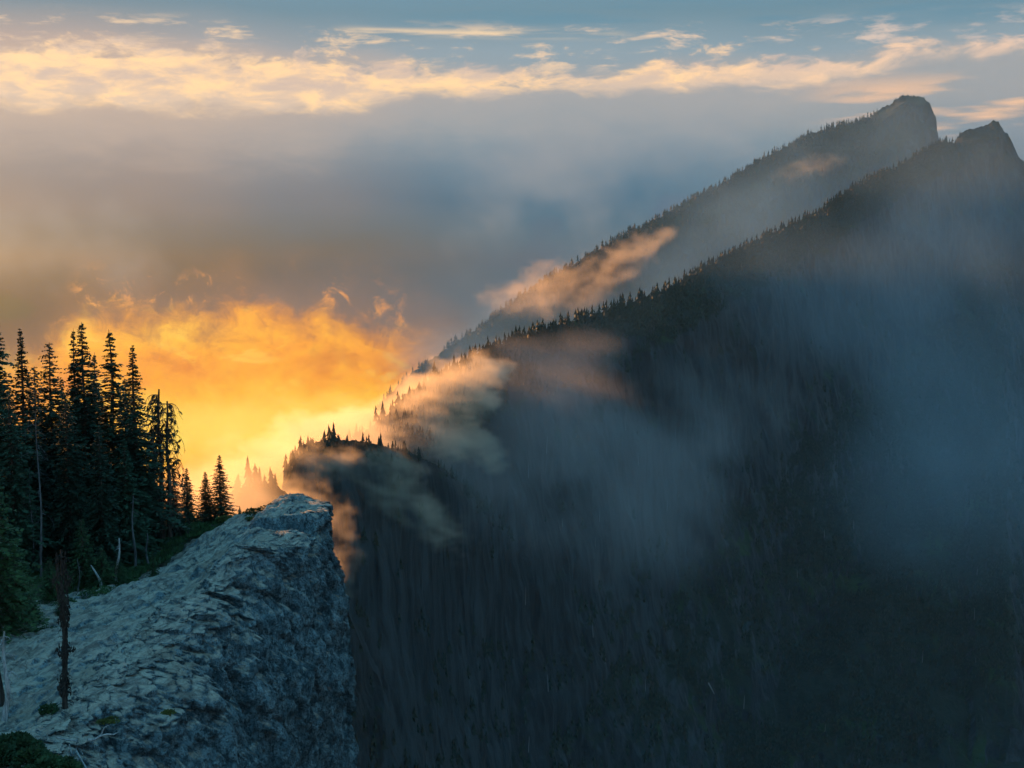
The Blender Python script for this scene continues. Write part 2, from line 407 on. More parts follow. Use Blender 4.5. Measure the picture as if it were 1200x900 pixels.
ph = np.array([0, .5, 1.0, 2.0, 2.6, 3.15, 3.45, 3.6, 3.6, 3.6, 3.7, 4.0]); pz = np.array([0, .10, .32, 1.25, 2.2, 3.7, 5.2, 8, 14, 24, 40, 70])
fs = np.linspace(0, 1, nf + 1)[1:] ** 2.1
arc = np.concatenate([[0], np.cumsum(np.hypot(np.diff(ph), np.diff(pz)))])
fh = np.interp(fs * arc[-1], arc, ph); fz = np.interp(fs * arc[-1], arc, pz)
V = np.zeros((ny, nt + nf, 3))
xe_y = np.interp(yy, ye, xe)
hs = np.interp(yy, [36, 46, 55, 60, 64, 66, 80], [1.2, 1.15, 0.95, 0.55, 0.34, 0.08, 0.08])
for i, Y in enumerate(yy):
    xl = xe_y[i] + off
    zl = ztop(xl, Y + 0 * xl) + rock_extra(xl, Y + 0 * xl)
    xf = xe_y[i] + fh * hs[i]; zf = zl[-1] - fz
    V[i, :, 0] = np.concatenate([xl, xf]); V[i, :, 1] = Y; V[i, :, 2] = np.concatenate([zl, zf])
# the far end falls away
endf = sstep(72.0, 79, yy)[:, None]; rightness = sstep(-24, -14, V[:, :, 0])
V[:, :, 2] -= endf ** 1.5 * 30 * rightness
X, Y_, Z = V[:, :, 0].copy(), V[:, :, 1].copy(), V[:, :, 2].copy()
facew = np.concatenate([sstep(-2.5, 0, off), np.ones(nf)])[None, :]
n1 = fbm(X * 0.33, Y_ * 0.33, Z * 0.33, 5, 1, 0.55); n2 = fbm(X * 1.2, Y_ * 1.2, Z * 0.5, 5, 2, 0.6, True); n3 = fbm(X * 0.45 + Y_ * 0.35, Y_ * 0.12, Z * 0.9, 5, 3, 0.55, True)
n4 = fbm(X * 3, Y_ * 3, Z * 2.2, 4, 8, 0.6)
ac, al = X * 0.93 - Y_ * 0.36, X * 0.36 + Y_ * 0.93
fur = fbm(ac * 0.75, al * 0.16, Z * 0.3, 5, 31, 0.6, True); fur2 = fbm(ac * 2.6, al * 0.7, 0, 4, 32, 0.6, True)
ledge = np.abs(((fbm(X * 0.22, Y_ * 0.22, 0, 4, 33) * 5) % 1.0) - 0.5) * 2
blocky = np.round(fbm(X * 0.55, Y_ * 0.55, Z * 0.4, 4, 35) * 5) / 5
lipfade = sstep(0, 0.06, np.abs(V[:, :, 1] * 0 + 1))
wob = fbm(X * 0.8, Y_ * 0.8, Z * 0.8, 3, 44) * 0.5
j1, c1_ = cells(X * 0.42 + wob, Y_ * 0.42 - wob, Z * 0.26 + wob, 50)
j2, c2_ = cells(X * 1.3 + wob * 2, Y_ * 1.3 + wob, Z * 0.85 - wob, 60)
t1_, tc_ = cells(ac * 0.62 + wob, al * 0.20 + wob, 0 * X, 70)
gap1 = np.exp(-j1 / 0.05); gap2 = np.exp(-j2 / 0.09)
V[:, :, 0] += facew * (c1_ * 0.32 + c2_ * 0.13 - gap1 * 0.45 - gap2 * 0.16)
V[:, :, 1] -= facew * (c1_ * 0.18 + c2_ * 0.08 - gap1 * 0.25)
V[:, :, 2] += (1 - facew * 0.5) * (tc_ * 0.07 + c2_ * 0.015 - np.exp(-t1_ / 0.05) * 0.10)
V[:, :, 0] += facew * (n1 * 0.6 + n2 * 0.26 + n4 * 0.12 + blocky * 0.5)
V[:, :, 1] -= facew * (fbm(X * 0.5, Y_ * 0.5, Z * 0.35, 5, 11) * 0.55 + n2 * 0.16 + n4 * 0.10 + blocky * 0.5)
V[:, :, 2] += (1 - facew * 0.6) * (n1 * 0.34 + n3 * 0.10 + n4 * 0.05 + fur * 0.46 + fur2 * 0.05 + ledge * 0.14 - 0.15)
rock = mesh_obj('rock_outcrop', V.reshape(-1, 3), grid_faces(ny, nt + nf), ROCK)
tag(rock, kind='structure')

# forest floor behind and left of the bare rock
bl = np.array([[P(0,900,33).x - 3, 24], [-21.0, 46], [P(0,762,50).x, 50], [P(50,728,54).x, 54], [P(100,700,57).x, 57], [P(160,672,62).x, 62], [P(230,624,70).x, 70], [-16.6, 73], [-17.6, 76], [-19.5, 80], [-32, 100], [-90, 190]])
def xb(y): return np.interp(y, bl[:, 1], bl[:, 0])
def zfloor(x, y):
    b = xb(y); d = b - x
    return ztop(x, y) + np.clip(d, -1, 14) * 0.10 - 0.10 + fbm(x * 0.5, y * 0.5, 0, 4, 21) * 0.22 + fbm(x * 0.1, y * 0.1, 0, 3, 22) * 0.6 * sstep(0, 8, d)
goff, gy_ = np.meshgrid(np.concatenate([np.linspace(120, 16.5, 50), np.linspace(16, -1.0, 120)]), np.concatenate([np.linspace(24, 86, 220), np.linspace(88, 190, 40)]), indexing='ij')
gx_ = xb(gy_) - goff
gz_ = zfloor(gx_, gy_)
gz_ = gz_ - sstep(84, 190, gy_) * 60 * sstep(-160, -30, gx_) - sstep(0.2, -1.0, goff) * 1.5 - sstep(3, -1, goff) * sstep(74, 90, gy_) * 6
gz_ += sstep(-37, -62, gx_) * 9 * sstep(150, 90, gy_)         # unseen rise added left of frame to block the low sun
soil_m, tt, b = new_mat('forest_soil'); v = objv(tt); nn = noise(tt, v, 1.3, 6, 0.7); n5 = noise(tt, v, 0.35, 4, 0.6)
cc = mixc(tt, nn.step(0.4, 0.62), (0.035, 0.03, 0.022), (0.09, 0.075, 0.05)); cc = mixc(tt, n5.step(0.42, 0.56), cc, (0.035, 0.065, 0.022))
tt.links.new(cc.s, b.inputs['Base Color']); bump(tt, b, nn, 1.0, 0.2)
floor = mesh_obj('forest_floor', np.stack([gx_, gy_, gz_], -1).reshape(-1, 3), grid_faces(*gx_.shape), soil_m)
tag(floor, kind='structure')
def ground(x, y):
    return max(float(ztop(x, y) + rock_extra(x, y)), float(zfloor(x, y)) if x < xb(y) + 0.5 else -99)

# ---------------------------------------------------------------- mountains
def ridge_mesh(name, crest, prof, back, nx, nv, cliffamp, seed, jag=1.0, shift=None):
    pts = np.array([[*P(*c)] for c in crest]); pts = pts[np.argsort(pts[:, 0])]
    xs = np.linspace(pts[0, 0], pts[-1, 0], nx)
    yc = np.interp(xs, pts[:, 0], pts[:, 1]); zc = np.interp(xs, pts[:, 0], pts[:, 2])
    pw_ = np.array(prof); L = pw_[-1, 0]
    v = np.concatenate([-np.linspace(1, 0, nv // 6, endpoint=False) ** 1.3 * back[0], np.linspace(0, 1, nv) ** 1.15 * L])
    Wd = v[None, :] * (np.clip(yc / 3000.0, 0.38, 1.0)[:, None] if L > 1500 else 1.0) + 0 * xs[:, None]
    drop = np.where(Wd >= 0, np.interp(Wd, pw_[:, 0], pw_[:, 1]), -Wd * back[1])
    Y = yc[:, None] - Wd; X = xs[:, None] * (1 - np.maximum(Wd, 0) / yc[:, None] * 0.92); Z = np.maximum(zc[:, None] - drop, -715 + 0 * drop)
    a = sstep(0, L * 0.05, np.abs(Wd))
    s = 1.0 / cliffamp
    but = fbm(X * s * 0.35, Y * s * 0.20, Z * s * 0.10, 5, seed, 0.55, True)       # buttresses and gullies
    fl = fbm(X * s * 1.6, Y * s * 0.8, Z * s * 0.30, 5, seed + 3, 0.6, True)
    g = fbm(X * s * 0.5, Y * s * 0.5, Z * s * 0.5, 5, seed + 7, 0.55)
    Y = Y - a * (but * cliffamp * 1.1 + fl * cliffamp * 0.28)
    X = X + a * g * cliffamp * 0.25
    Z = Z + a * g * cliffamp * 0.55 + (1 - a) * fbm(X * s * 3, Y * s * 3, 0, 5, seed + 9, 0.6, True) * cliffamp * 0.10 * jag
    V = np.stack([X, Y, Z], -1)
    o = mesh_obj(name, V.reshape(-1, 3), grid_faces(*X.shape), CLIFF); tag(o, kind='structure')
    return V, (xs, yc, zc)
main_crest = [(300,600,1000),(380,545,1060),(420,516,1110),(450,494,1150),(466,478,1170),(476,464,1190),(500,450,1220),(530,437,1270),(560,418,1340),(600,402,1460),(640,388,1560),(700,370,1700),(740,356,1800),(780,340,1920),(850,304,2150),(880,288,2230),(920,268,2400),(960,250,2520),(1000,222,2660),(1060,192,2860),
    (1085,178,2920),(1100,170,2960),(1118,168,3000),(1126,158,3010),(1134,154,3020),(1146,150,3040),(1157,148,3060),(1163,143,3070),(1170,144,3076),(1176,155,3084),(1181,158,3090),(1188,173,3100),(1194,186,3110),(1215,205,3130),(1300,290,3180),(1500,420,3250)]
mprof = [(0,0),(60,28),(140,75),(200,170),(260,300),(340,400),(480,500),(700,640),(950,700),(1300,860),(1900,1180)]
MV, MC = ridge_mesh('mountain_ridge', main_crest, mprof, (900, 0.75), 760, 290, 42, 50, 1.8)
far_crest = [(380,540,2700),(480,440,2900),(560,385,3080),(620,340,3220),(690,300,3380),(760,262,3500),(800,240,3600),(850,214,3700),(900,184,3820),(950,158,3920),(1000,144,4000),(1018,139,4030),(1030,131,4045),(1046,121,4060),(1056,114,4080),(1070,113,4090),(1083,116,4110),(1087,130,4113),(1090,138,4115),(1091,160,4118),(1097,190,4120),(1130,215,4200),(1220,260,4300)]
fprof = [(0,0),(100,55),(260,170),(420,330),(700,520),(1000,720)]
FV, FC = ridge_mesh('far_mountain', far_crest, fprof, (900, 0.8), 800, 150, 55, 80, 1.8)
knob_crest = [(300,700,760),(322,640,770),(330,572,785),(337,546,800),(346,530,810),(356,522,820),(385,515,850),(420,517,880),(450,524,905),(480,530,950),(520,550,1040),(560,582,1130),(600,625,1210)]
kprof = [(0,0),(14,8),(24,45),(40,110),(70,170),(110,215),(200,300),(400,420)]
KV, KC = ridge_mesh('rocky_knob', knob_crest, kprof, (300, 0.5), 300, 190, 16, 110)
spur_crest = [(190,640,520),(235,606,540),(262,580,550),(280,572,560),(300,566,570),(325,570,580),(350,590,590),(375,640,600),(400,700,610)]
SV, SC_ = ridge_mesh('wooded_spur', spur_crest, [(0,0),(30,20),(70,70),(150,160)], (200, 0.6), 120, 80, 9, 140)
# valley floor
gx2, gy2 = np.meshgrid(np.linspace(-2500, 4200, 120), np.linspace(-300, 2700, 80), indexing='ij')
gz2 = -640 + fbm(gx2 / 300, gy2 / 300, 0, 5, 60) * 60 - sstep(500, -300, gy2) * 60
vf = mesh_obj('valley_floor', np.stack([gx2, gy2, gz2], -1).reshape(-1, 3), grid_faces(*gx2.shape), CLIFF); tag(vf, kind='structure')

# ---------------------------------------------------------------- distant conifers
rng = np.random.default_rng(7); random.seed(7)
def far_fir(seed, layers=7, n=7, h=1.0, r=0.2):
    g = np.random.default_rng(seed); vs = []; fs_ = []
    for L in range(layers):
        z0 = 0.08 + 0.86 * L / layers; rr = r * (1 - L / layers) ** 0.85 * g.uniform(0.7, 1.2) + 0.015
        zt = z0 + 0.86 / layers * 1.7
        b0 = len(vs); vs.append((0, 0, min(zt, 1.0)))
        for k in range(2 * n):
            a = math.pi * k / n + L; q = rr * (g.uniform(0.85, 1.25) if k % 2 == 0 else g.uniform(0.3, 0.5))
            vs.append((q * math.cos(a), q * math.sin(a), z0 - (0.035 if k % 2 == 0 else -0.02) * g.uniform(0.6, 1.4)))
        for k in range(2 * n): fs_.append((b0, b0 + 1 + k, b0 + 1 + (k + 1) % (2 * n)))
    b0 = len(vs)
    for k in range(3): vs.append((0.02 * math.cos(k * 2.1), 0.02 * math.sin(k * 2.1), -0.12)); 
    vs.append((0, 0, 0.9))
    for k in range(3): fs_.append((b0 + k, b0 + (k + 1) % 3, b0 + 3))
    return np.array(vs) * [1, 1, h], np.array(fs_)
far_meshes = []
for s in range(6):
    v_, f_ = far_fir(s, r=[0.17, 0.22, 0.26, 0.2, 0.3, 0.15][s]); o = mesh_obj('m', v_, f_, FAR_NEEDLE, smooth=False); far_meshes.append(o.data); bpy.data.objects.remove(o)
def crest_trees(curve, px0, px1, n, hh, label, group, cat='conifer', dyr=(-6, 20), name='conifer'):
    xs, yc, zc = curve
    pxs = 600 + F * xs / (yc * math.cos(TILT) - zc * math.sin(TILT))
    cand = rng.uniform(px0, px1, n * 6); dn = fbm(cand / 14.0, 0 * cand, 3.0, 3, n); pos = cand[np.argsort(-(dn + rng.uniform(-.35, .35, len(cand))))][:n]
    for p_ in pos:
        x = float(np.interp(p_, pxs, xs)); yb = float(np.interp(x, xs, yc)); z = float(np.interp(x, xs, zc))
        dy_ = random.uniform(*dyr); h = (hh[0] + (hh[1] - hh[0]) * random.random() ** 1.7) * (1.3 if random.random() < 0.12 else 1)
        o = bpy.data.objects.new(name, random.choice(far_meshes)); C.objects.link(o)
        o.location = (x, yb - dy_, z - abs(dy_) * 0.45 - h * 0.06); o.scale = (h, h, h); o.rotation_euler = (random.uniform(-.05, .05), random.uniform(-.05, .05), random.uniform(0, 6.28))
        tag(o, label, cat, group)
crest_trees(MC, 470, 600, 42, (9, 16), 'dark fir standing on the lower crest of the main ridge where orange fog spills over', 'firs on the lower crest of the main ridge')
crest_trees(MC, 600, 930, 90, (8, 20), 'hazy grey fir in the row along the middle crest of the main ridge', 'firs on the middle crest of the main ridge')
crest_trees(MC, 930, 1128, 40, (10, 22), 'faint fir below the two summits on the upper crest of the main ridge', 'firs on the upper crest of the main ridge')
crest_trees(FC, 690, 1035, 80, (9, 20), 'faint blue-grey fir on the skyline of the far mountain', 'firs on the skyline of the far mountain')
crest_trees(FC, 1050, 1072, 12, (8, 15), 'tiny fir on the flat top of the far summit', 'firs on the far summit')
crest_trees(KC, 340, 490, 17, (3.5, 9), 'dark fir on top of the rocky knob wrapped in orange fog', 'firs on the rocky knob', dyr=(-4, 6))
crest_trees(SC_, 255, 345, 14, (6, 12), 'fir nearly swallowed by orange fog behind the rock outcrop', 'firs in the orange fog', dyr=(-3, 3))

def forest(name, V, n, rows, hh, seed, keep):
    g = np.random.default_rng(seed); nu, nv_ = V.shape[:2]
    u = g.uniform(0, nu - 1.01, n); v = g.uniform(rows[0] * nv_, rows[1] * nv_ - 1.01, n)
    i, j = u.astype(int), v.astype(int); fu, fv = (u - i)[:, None], (v - j)[:, None]
    p = V[i, j] * (1 - fu) * (1 - fv) + V[i + 1, j] * fu * (1 - fv) + V[i, j + 1] * (1 - fu) * fv + V[i + 1, j + 1] * fu * fv
    e1 = V[i + 1, j] - V[i, j]; e2 = V[i, j + 1] - V[i, j]; nn = np.cross(e1, e2); nz = np.abs(nn[:, 2]) / (np.linalg.norm(nn, axis=1) + 1e-9)
    cl = fbm(p[:, 0] / 60, p[:, 1] / 60, p[:, 2] / 60, 4, seed)
    ok = (nz + cl * 0.5) > keep
    px = 600 + F * p[:, 0] / p[:, 1]; ok &= (px > 200) & (px < 1330) & (p[:, 2] / p[:, 1] > -0.52)
    dd = p[:, 1] * math.cos(TILT) - p[:, 2] * math.sin(TILT); qx = 600 + F * p[:, 0] / dd; qy = 450 - F * (p[:, 2] * math.cos(TILT) + p[:, 1] * math.sin(TILT)) / dd
    if name.endswith('main_ridge'):      # the rock wall under the rib stays bare
        ln = np.interp(qx, [480, 600, 760, 850, 960, 1080, 1128, 1145], [560, 480, 432, 372, 300, 226, 150, 60])
        ok &= ~((qy > ln) & (qy < ln + 190 + cl * 120) & (g.uniform(0, 1, n) < 0.88))
        ok &= ~((cl > 0.22) & (qy > 620))
        ok &= ~((qx > 1125) & (qy < 300))
    else: ok &= ~((qx > 1030) & (qy < 230))
    if name.endswith('knob'): ok &= ~((qy < 545) & (g.uniform(0, 1, n) < 0.65))
    p = p[ok]; m = len(p); h = g.uniform(*hh, m); rot = g.uniform(0, 6.28, m); vid = g.integers(0, 4, m)
    allv = []; allf = []; base = 0
    for k in range(4):
        tv, tf = far_fir(100 + k + seed, layers=4, n=3, r=0.22)
        q = np.where(vid == k)[0]
        c, s = np.cos(rot[q]), np.sin(rot[q])
        vx = tv[None, :, 0] * c[:, None] - tv[None, :, 1] * s[:, None]; vy = tv[None, :, 0] * s[:, None] + tv[None, :, 1] * c[:, None]
        vv = np.stack([vx, vy, np.broadcast_to(tv[None, :, 2], vx.shape)], -1) * h[q][:, None, None] + p[q][:, None, :]
        ff = tf[None] + (np.arange(len(q)) * len(tv))[:, None, None] + base; base += vv.shape[0] * vv.shape[1]
        allv.append(vv.reshape(-1, 3)); allf.append(ff.reshape(-1, 3))
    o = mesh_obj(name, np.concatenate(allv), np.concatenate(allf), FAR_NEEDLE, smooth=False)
    return tag(o, kind='stuff'), m
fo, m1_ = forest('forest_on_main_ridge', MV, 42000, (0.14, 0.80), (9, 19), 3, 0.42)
tag(fo, 'dark conifer forest covering the slopes and ledges of the main ridge', 'forest')
fo, m2_ = forest('forest_on_far_mountain', FV, 16000, (0.14, 0.9), (12, 22), 5, 0.5)
tag(fo, 'blue-grey forest covering the slope of the far mountain', 'forest')
fo, m3_ = forest('forest_on_knob', KV, 7000, (0.14, 1.0), (7, 14), 9, 0.42)
tag(fo, 'scrubby conifer forest clinging to the cliffs of the rocky knob', 'forest')
print('forest', m1_, m2_, m3_)

def on_wall(px, py, V=MV):
    X, Y, Z = V[..., 0].ravel(), V[..., 1].ravel(), V[..., 2].ravel()
    r = ray(600, 450); ct, st = math.cos(TILT), math.sin(TILT); dd = Y * ct - Z * st; uu = Z * ct + Y * st
    e = np.hypot(600 + F * X / dd - px, 450 - F * uu / dd - py); k = np.where(e < 5)[0]
    if len(k) == 0: return None
    return Vector(V.reshape(-1, 3)[k[np.argmin(Y[k])]])
tb_v = [(math.cos(a) * r_ * (1 if r_ > .5 else 1), math.sin(a) * r_, z_) for z_, r_ in ((0, 1), (0.5, .8), (1, .35)) for a in (0, 1.05, 2.1, 3.14, 4.2, 5.2)]
tb_f = [(i * 6 + k, i * 6 + (k + 1) % 6, i * 6 + 6 + (k + 1) % 6, i * 6 + 6 + k) for i in (0, 1) for k in range(6)]
PALE, tt_, b_ = new_mat('pale_dead_trunk'); b_.inputs['Base Color'].default_value = (0.20, 0.22, 0.23, 1)
lg = on_wall(832, 804)
o = mesh_obj('fallen_log', [(x * .9, y * .9, z * 17 ) for x, y, z in tb_v], tb_f, PALE); o.location = lg + Vector((-5, -14, 14)); o.rotation_euler = (math.radians(50), math.radians(150), 0)
tag(o, 'small pale log lying alone in the dark forest low on the wall', 'log')
snag_me = None
for i in range(34):
    px, py = random.choice([(random.uniform(430, 800), random.uniform(640, 880)), (random.uniform(850, 1190), random.uniform(580, 860)), (random.uniform(600, 800), random.uniform(450, 640))])
    q = on_wall(px, py)
    if q is None: continue
    if snag_me is None: o = mesh_obj('dead_trunk', [(x * .022, y * .022, z) for x, y, z in tb_v], tb_f, PALE); snag_me = o.data
    else: o = bpy.data.objects.new('dead_trunk', snag_me); C.objects.link(o)
    h = random.uniform(9, 20); o.location = q + Vector((0, -5, -2)); o.scale = (h, h, h); o.rotation_euler = (random.uniform(-.08, .08), random.uniform(-.08, .08), 0)
    tag(o, 'faint pale dead trunk standing in the dark forest on the wall of the main ridge', 'dead tree', 'dead trunks on the wall of the main ridge')

# ---------------------------------------------------------------- near trees
def tube(path, rad, n=6):
    vs = []; path = [Vector(p) for p in path]
    for i, p in enumerate(path):
        d = (path[min(i + 1, len(path) - 1)] - path[max(i - 1, 0)]).normalized()
        a = d.orthogonal().normalized(); b_ = d.cross(a)
        for k in range(n):
            q = 2 * math.pi * k / n; vs.append(p + (a * math.cos(q) + b_ * math.sin(q)) * rad[i])
    fs_ = []
    for i in range(len(path) - 1):
        for k in range(n):
            a0 = i * n + k; a1 = i * n + (k + 1) % n; fs_.append((a0, a1, a1 + n, a0 + n))
    return vs, fs_
class MB:
    def __init__(s): s.v = []; s.f = []
    def add(s, vs, fs_):
        b = len(s.v); s.v += [tuple(v) for v in vs]; s.f += [tuple(i + b for i in f) for f in fs_]
    def tube(s, path, rad, n=6): s.add(*tube(path, rad, n))
    def build(s, name, mat, parent=None, smooth=True): return mesh_obj(name, s.v, s.f, mat, parent, smooth)

def fir_crown(h, r, seed, base=0.06, step=0.17, droop=0.35, fill=1.0, per=6, power=0.8, lop=0.0, twin=False, width=0.055):
    """needle sprays: each branch carries flat pads of many narrow leaflets"""
    g = random.Random(seed); V_ = []; BR = MB()
    z = h * base
    gap = [g.uniform(0, 6.28) for _ in range(3)]
    while z < h * 0.985:
        f = z / h
        Lm = r * (1 - f) ** power * (0.72 + 0.5 * g.random()) + 0.10 * min(1, 0.3 + 2 * (1 - f))
        if f < 0.25: Lm *= 0.75 + f
        nb = per if f < 0.85 else max(3, per - 2)
        a0 = g.uniform(0, 6.28); tier = g.uniform(0.68, 1.12)
        for k in range(nb):
            if g.random() > fill * (0.97 if f > 0.25 else 0.75): continue
            a = a0 + 6.283 * k / nb + g.uniform(-.35, .35)
            L = Lm * tier * g.uniform(0.62, 1.15) * (1 - lop * max(0, math.cos(a - gap[0])))
            up = 0.55 * (f - 0.45) if f > 0.45 else -0.15
            zz = z + g.uniform(-.1, .1)
            ca, sa = math.cos(a), math.sin(a)
            npts = max(3, int(L / 0.13))
            prev = None; side = 1
            for i in range(1, npts + 1):
                q = i / npts
                rr = L * q; hz = up * rr - droop * L * (q ** 1.6) + 0.22 * L * max(0, q - 0.6) ** 1.5
                c = (ca * rr, sa * rr, zz + hz)
                tl = (0.16 * min(1, 0.25 + 1.6 * (1 - f)) + 0.34 * L * (1 - q) * 0.6) * g.uniform(0.7, 1.25)
                for sd_ in (1, -1, 0):
                    if sd_ == 0 and g.random() < 0.4: continue
                    ta = a + sd_ * g.uniform(0.5, 1.15)
                    dxx, dyy = math.cos(ta), math.sin(ta); dzz = g.uniform(-.45, .18)
                    if sd_ == 0: dzz = g.uniform(-.9, .35)
                    e = (c[0] + dxx * tl, c[1] + dyy * tl, c[2] + dzz * tl)
                    wd = width * g.uniform(0.7, 1.5); ox, oy = -dyy * wd, dxx * wd; oz = g.uniform(-.05, .05)
                    mdl = (c[0] + dxx * tl * .45, c[1] + dyy * tl * .45, c[2] + dzz * tl * .45)
                    V_ += [c, (mdl[0] + ox, mdl[1] + oy, mdl[2] + oz), e, (mdl[0] - ox, mdl[1] - oy, mdl[2] - oz - 0.02)]
            BR.tube([(0, 0, zz), (ca * L * .5, sa * L * .5, zz + up * L * .5 - droop * L * .33), (ca * L * .9, sa * L * .9, zz + up * L * .9 - droop * L * .85 + .03 * L)], [0.018 + 0.012 * L, 0.012, 0.004], 3)
        z += step * g.uniform(0.75, 1.25) * (1.0 if f < 0.8 else 0.75)
    n = len(V_) // 4
    return np.array(V_), np.arange(n * 4).reshape(n, 4), BR
def make_fir(h, r, seed, mat=None, trunk=0.13, lean=0.0, **kw):
    root = empty('fir_tree', (0, 0, 0))
    v_, f_, br = fir_crown(h, r, seed, **kw)
    mesh_obj('crown', v_, f_, mat or NEEDLE, root, False)
    tb = MB(); g = random.Random(seed); n = 12
    tb.tube([(0.03 * math.sin(i * 1.3 + seed), 0.03 * math.cos(i), -0.5 + (h * 0.995 + 0.5) * i / n) for i in range(n + 1)], [trunk * (1 - i / n) ** 0.9 + 0.008 for i in range(n + 1)], 7)
    tb.add(br.v, br.f); tb.build('trunk', BARK, root)
    return root
def copy_tree(o, name=None):
    c = o.copy(); C.objects.link(c)
    for ch in o.children:
        d = ch.copy(); C.objects.link(d); d.parent = c
    return c
protos = [make_fir(10, 2.1, 11, power=1.0, step=0.145, per=7), make_fir(10, 1.9, 12, power=1.15, lop=0.3, step=0.15, per=7), make_fir(10, 2.2, 13, power=0.75, step=0.16, lop=0.2, per=7),
          make_fir(10, 1.45, 14, power=1.05, step=0.135), make_fir(10, 1.7, 15, power=0.8, fill=0.72, step=0.22, droop=0.5)]
used = [False] * len(protos)
def place(kind, px, ytop, ybase, d, label, group=None, rz=None, wide=1.0, lean=0.0, name=None):
    b_ = P(px, ybase, d); zg = ground(b_.x, b_.y)
    z0 = min(zg, b_.z + 1.5); top = P(px, ytop, d).z; h = (top - z0 + 0.1) * 1.05
    if not used[kind]: o = protos[kind]; used[kind] = True
    else: o = copy_tree(protos[kind])
    if name: o.name = name
    o.location = (b_.x, b_.y, z0 - 0.1); s = h / 10.0
    o.scale = (s * wide * 1.12, s * wide * 1.12, s); o.rotation_euler = (0, lean, rz if rz is not None else random.uniform(0, 6.28))
    tag(o, label, 'tree', group); return o
G = 'firs of the grove on the left'
T = [
 (0, 6, 372, 700, 66, 'tall dark fir at the far left end of the grove, its tip the highest', 1.05),
 (1, 36, 397, 690, 67, 'slim pointed fir second from the left end of the grove skyline', 1.0),
 (2, 68, 412, 680, 70, 'blunt rounded fir top between two pointed firs in the grove', 1.0),
 (0, 106, 389, 675, 68, 'tallest fir in the middle of the grove with a double tip', 1.0),
 (3, 96, 396, 675, 68.6, 'second leader close against the tallest fir in the middle of the grove', 0.8),
 (3, 119, 423, 668, 74, 'thin fir tip behind the tallest fir of the grove', 0.9),
 (3, 138, 397, 665, 69, 'narrow spire fir right of the tallest fir, dense to its foot', 1.3),
 (1, 163, 415, 655, 68, 'dark fir with ragged open right side next to the dying pair', 1.15),
 (2, 84, 470, 680, 64, 'bushy green fir filling the gap below the tallest fir', 0.9),
 (2, 122, 505, 675, 63, 'bushy fir low in front of the narrow spire fir', 0.9),
 (2, 20, 470, 700, 62, 'broad fir in front of the two leftmost spires', 0.95),
 (0, 150, 520, 665, 66, 'short dark fir filling the foot of the ragged fir', 1.2),
 (3, 221, 551, 640, 73, 'small fir at the right foot of the dying pair', 1.7),
 (2, 205, 560, 640, 72, 'low bushy fir under the dying pair', 1.3),
 (2, 185, 580, 645, 71, 'low dark fir left under the dying pair', 1.5),
 (3, 242, 555, 622, 74, 'shorter of the two slim firs standing apart right of the grove', 2.0),
 (3, 259, 536, 618, 74, 'taller of the two slim firs standing apart right of the grove', 1.75),
 (3, 281, 593, 603, 75, 'tiny fir seedling on the rock edge right of the two slim firs', 1.6),
]
for k, px, yt, yb, d, lab, wd in T: place(k, px, yt, yb, d, lab, G, wide=wd)
# more of the grove behind the front row (fills its depth)
for i in range(44):
    px = random.uniform(-60, 165); d = random.uniform(70, 84)
    place(random.choice([0, 1, 2, 3]), px, random.uniform(438, 520), 680, d, 'half hidden dark fir deep inside the grove', 'half hidden firs inside the grove')
# unseen firs added left of frame, extra tall to keep sun off the rock
for i in range(60):
    y = random.uniform(50, 100); x = -0.5 * y - random.uniform(1, 30); o = copy_tree(protos[random.choice([0, 1, 2])]); s = random.uniform(1.4, 2.0)
    o.location = (x, y, float(zfloor(x, y)) - 0.2); o.scale = (s, s, s); o.rotation_euler = (0, 0, random.uniform(0, 6)); tag(o, 'unseen tall fir added left of the grove to shade the rock', 'tree', 'unseen firs added to shade the rock')

for u_, p_ in zip(used, protos):
    if not u_:
        for ch in list(p_.children): bpy.data.objects.remove(ch)
        bpy.data.objects.remove(p_)

# young green firs in front
yp = make_fir(6.0, 1.7, 31, NEEDLE_Y, trunk=0.07, power=0.8, step=0.13, width=0.038)
first = True
for px, yt, yb, d, lab, wd in [(0, 548, 770, 50, 'green young fir cut by the left edge of the picture', 1.1), (22, 632, 745, 53, 'bright green sapling right of the fir at the left edge', 1.2),
        (98, 606, 690, 60, 'small fir inside the grove shade above the pale stump', 1.2), (120, 640, 695, 59.5, 'low green fir bush beside the broken white stump', 1.7), (60, 655, 725, 56, 'short fir bush at the foot of the pale forked snag', 1.6),
        (140, 652, 690, 60, 'green seedling right of the broken white stump', 1.6), (180, 644, 682, 61, 'lone open sapling standing on the bare rock', 1.0), (72, 700, 740, 53.5, 'low bush in front of the black snag top', 1.9), (40, 700, 752, 52, 'low green bush at the edge of the bare rock, far left', 2.2)]:
    o = yp if first else copy_tree(yp); first = False
    b_ = P(px, yb, d); z0 = min(ground(b_.x, b_.y), b_.z + 1.0); h = P(px, yt, d).z - z0; s = h / 6.0
    o.location = (b_.x, b_.y, z0 - 0.05); o.scale = (s * wd, s * wd, s); o.rotation_euler = (0, 0, random.uniform(0, 6)); o.name = 'young_fir'
    tag(o, lab, 'sapling', 'young firs in front of the grove')

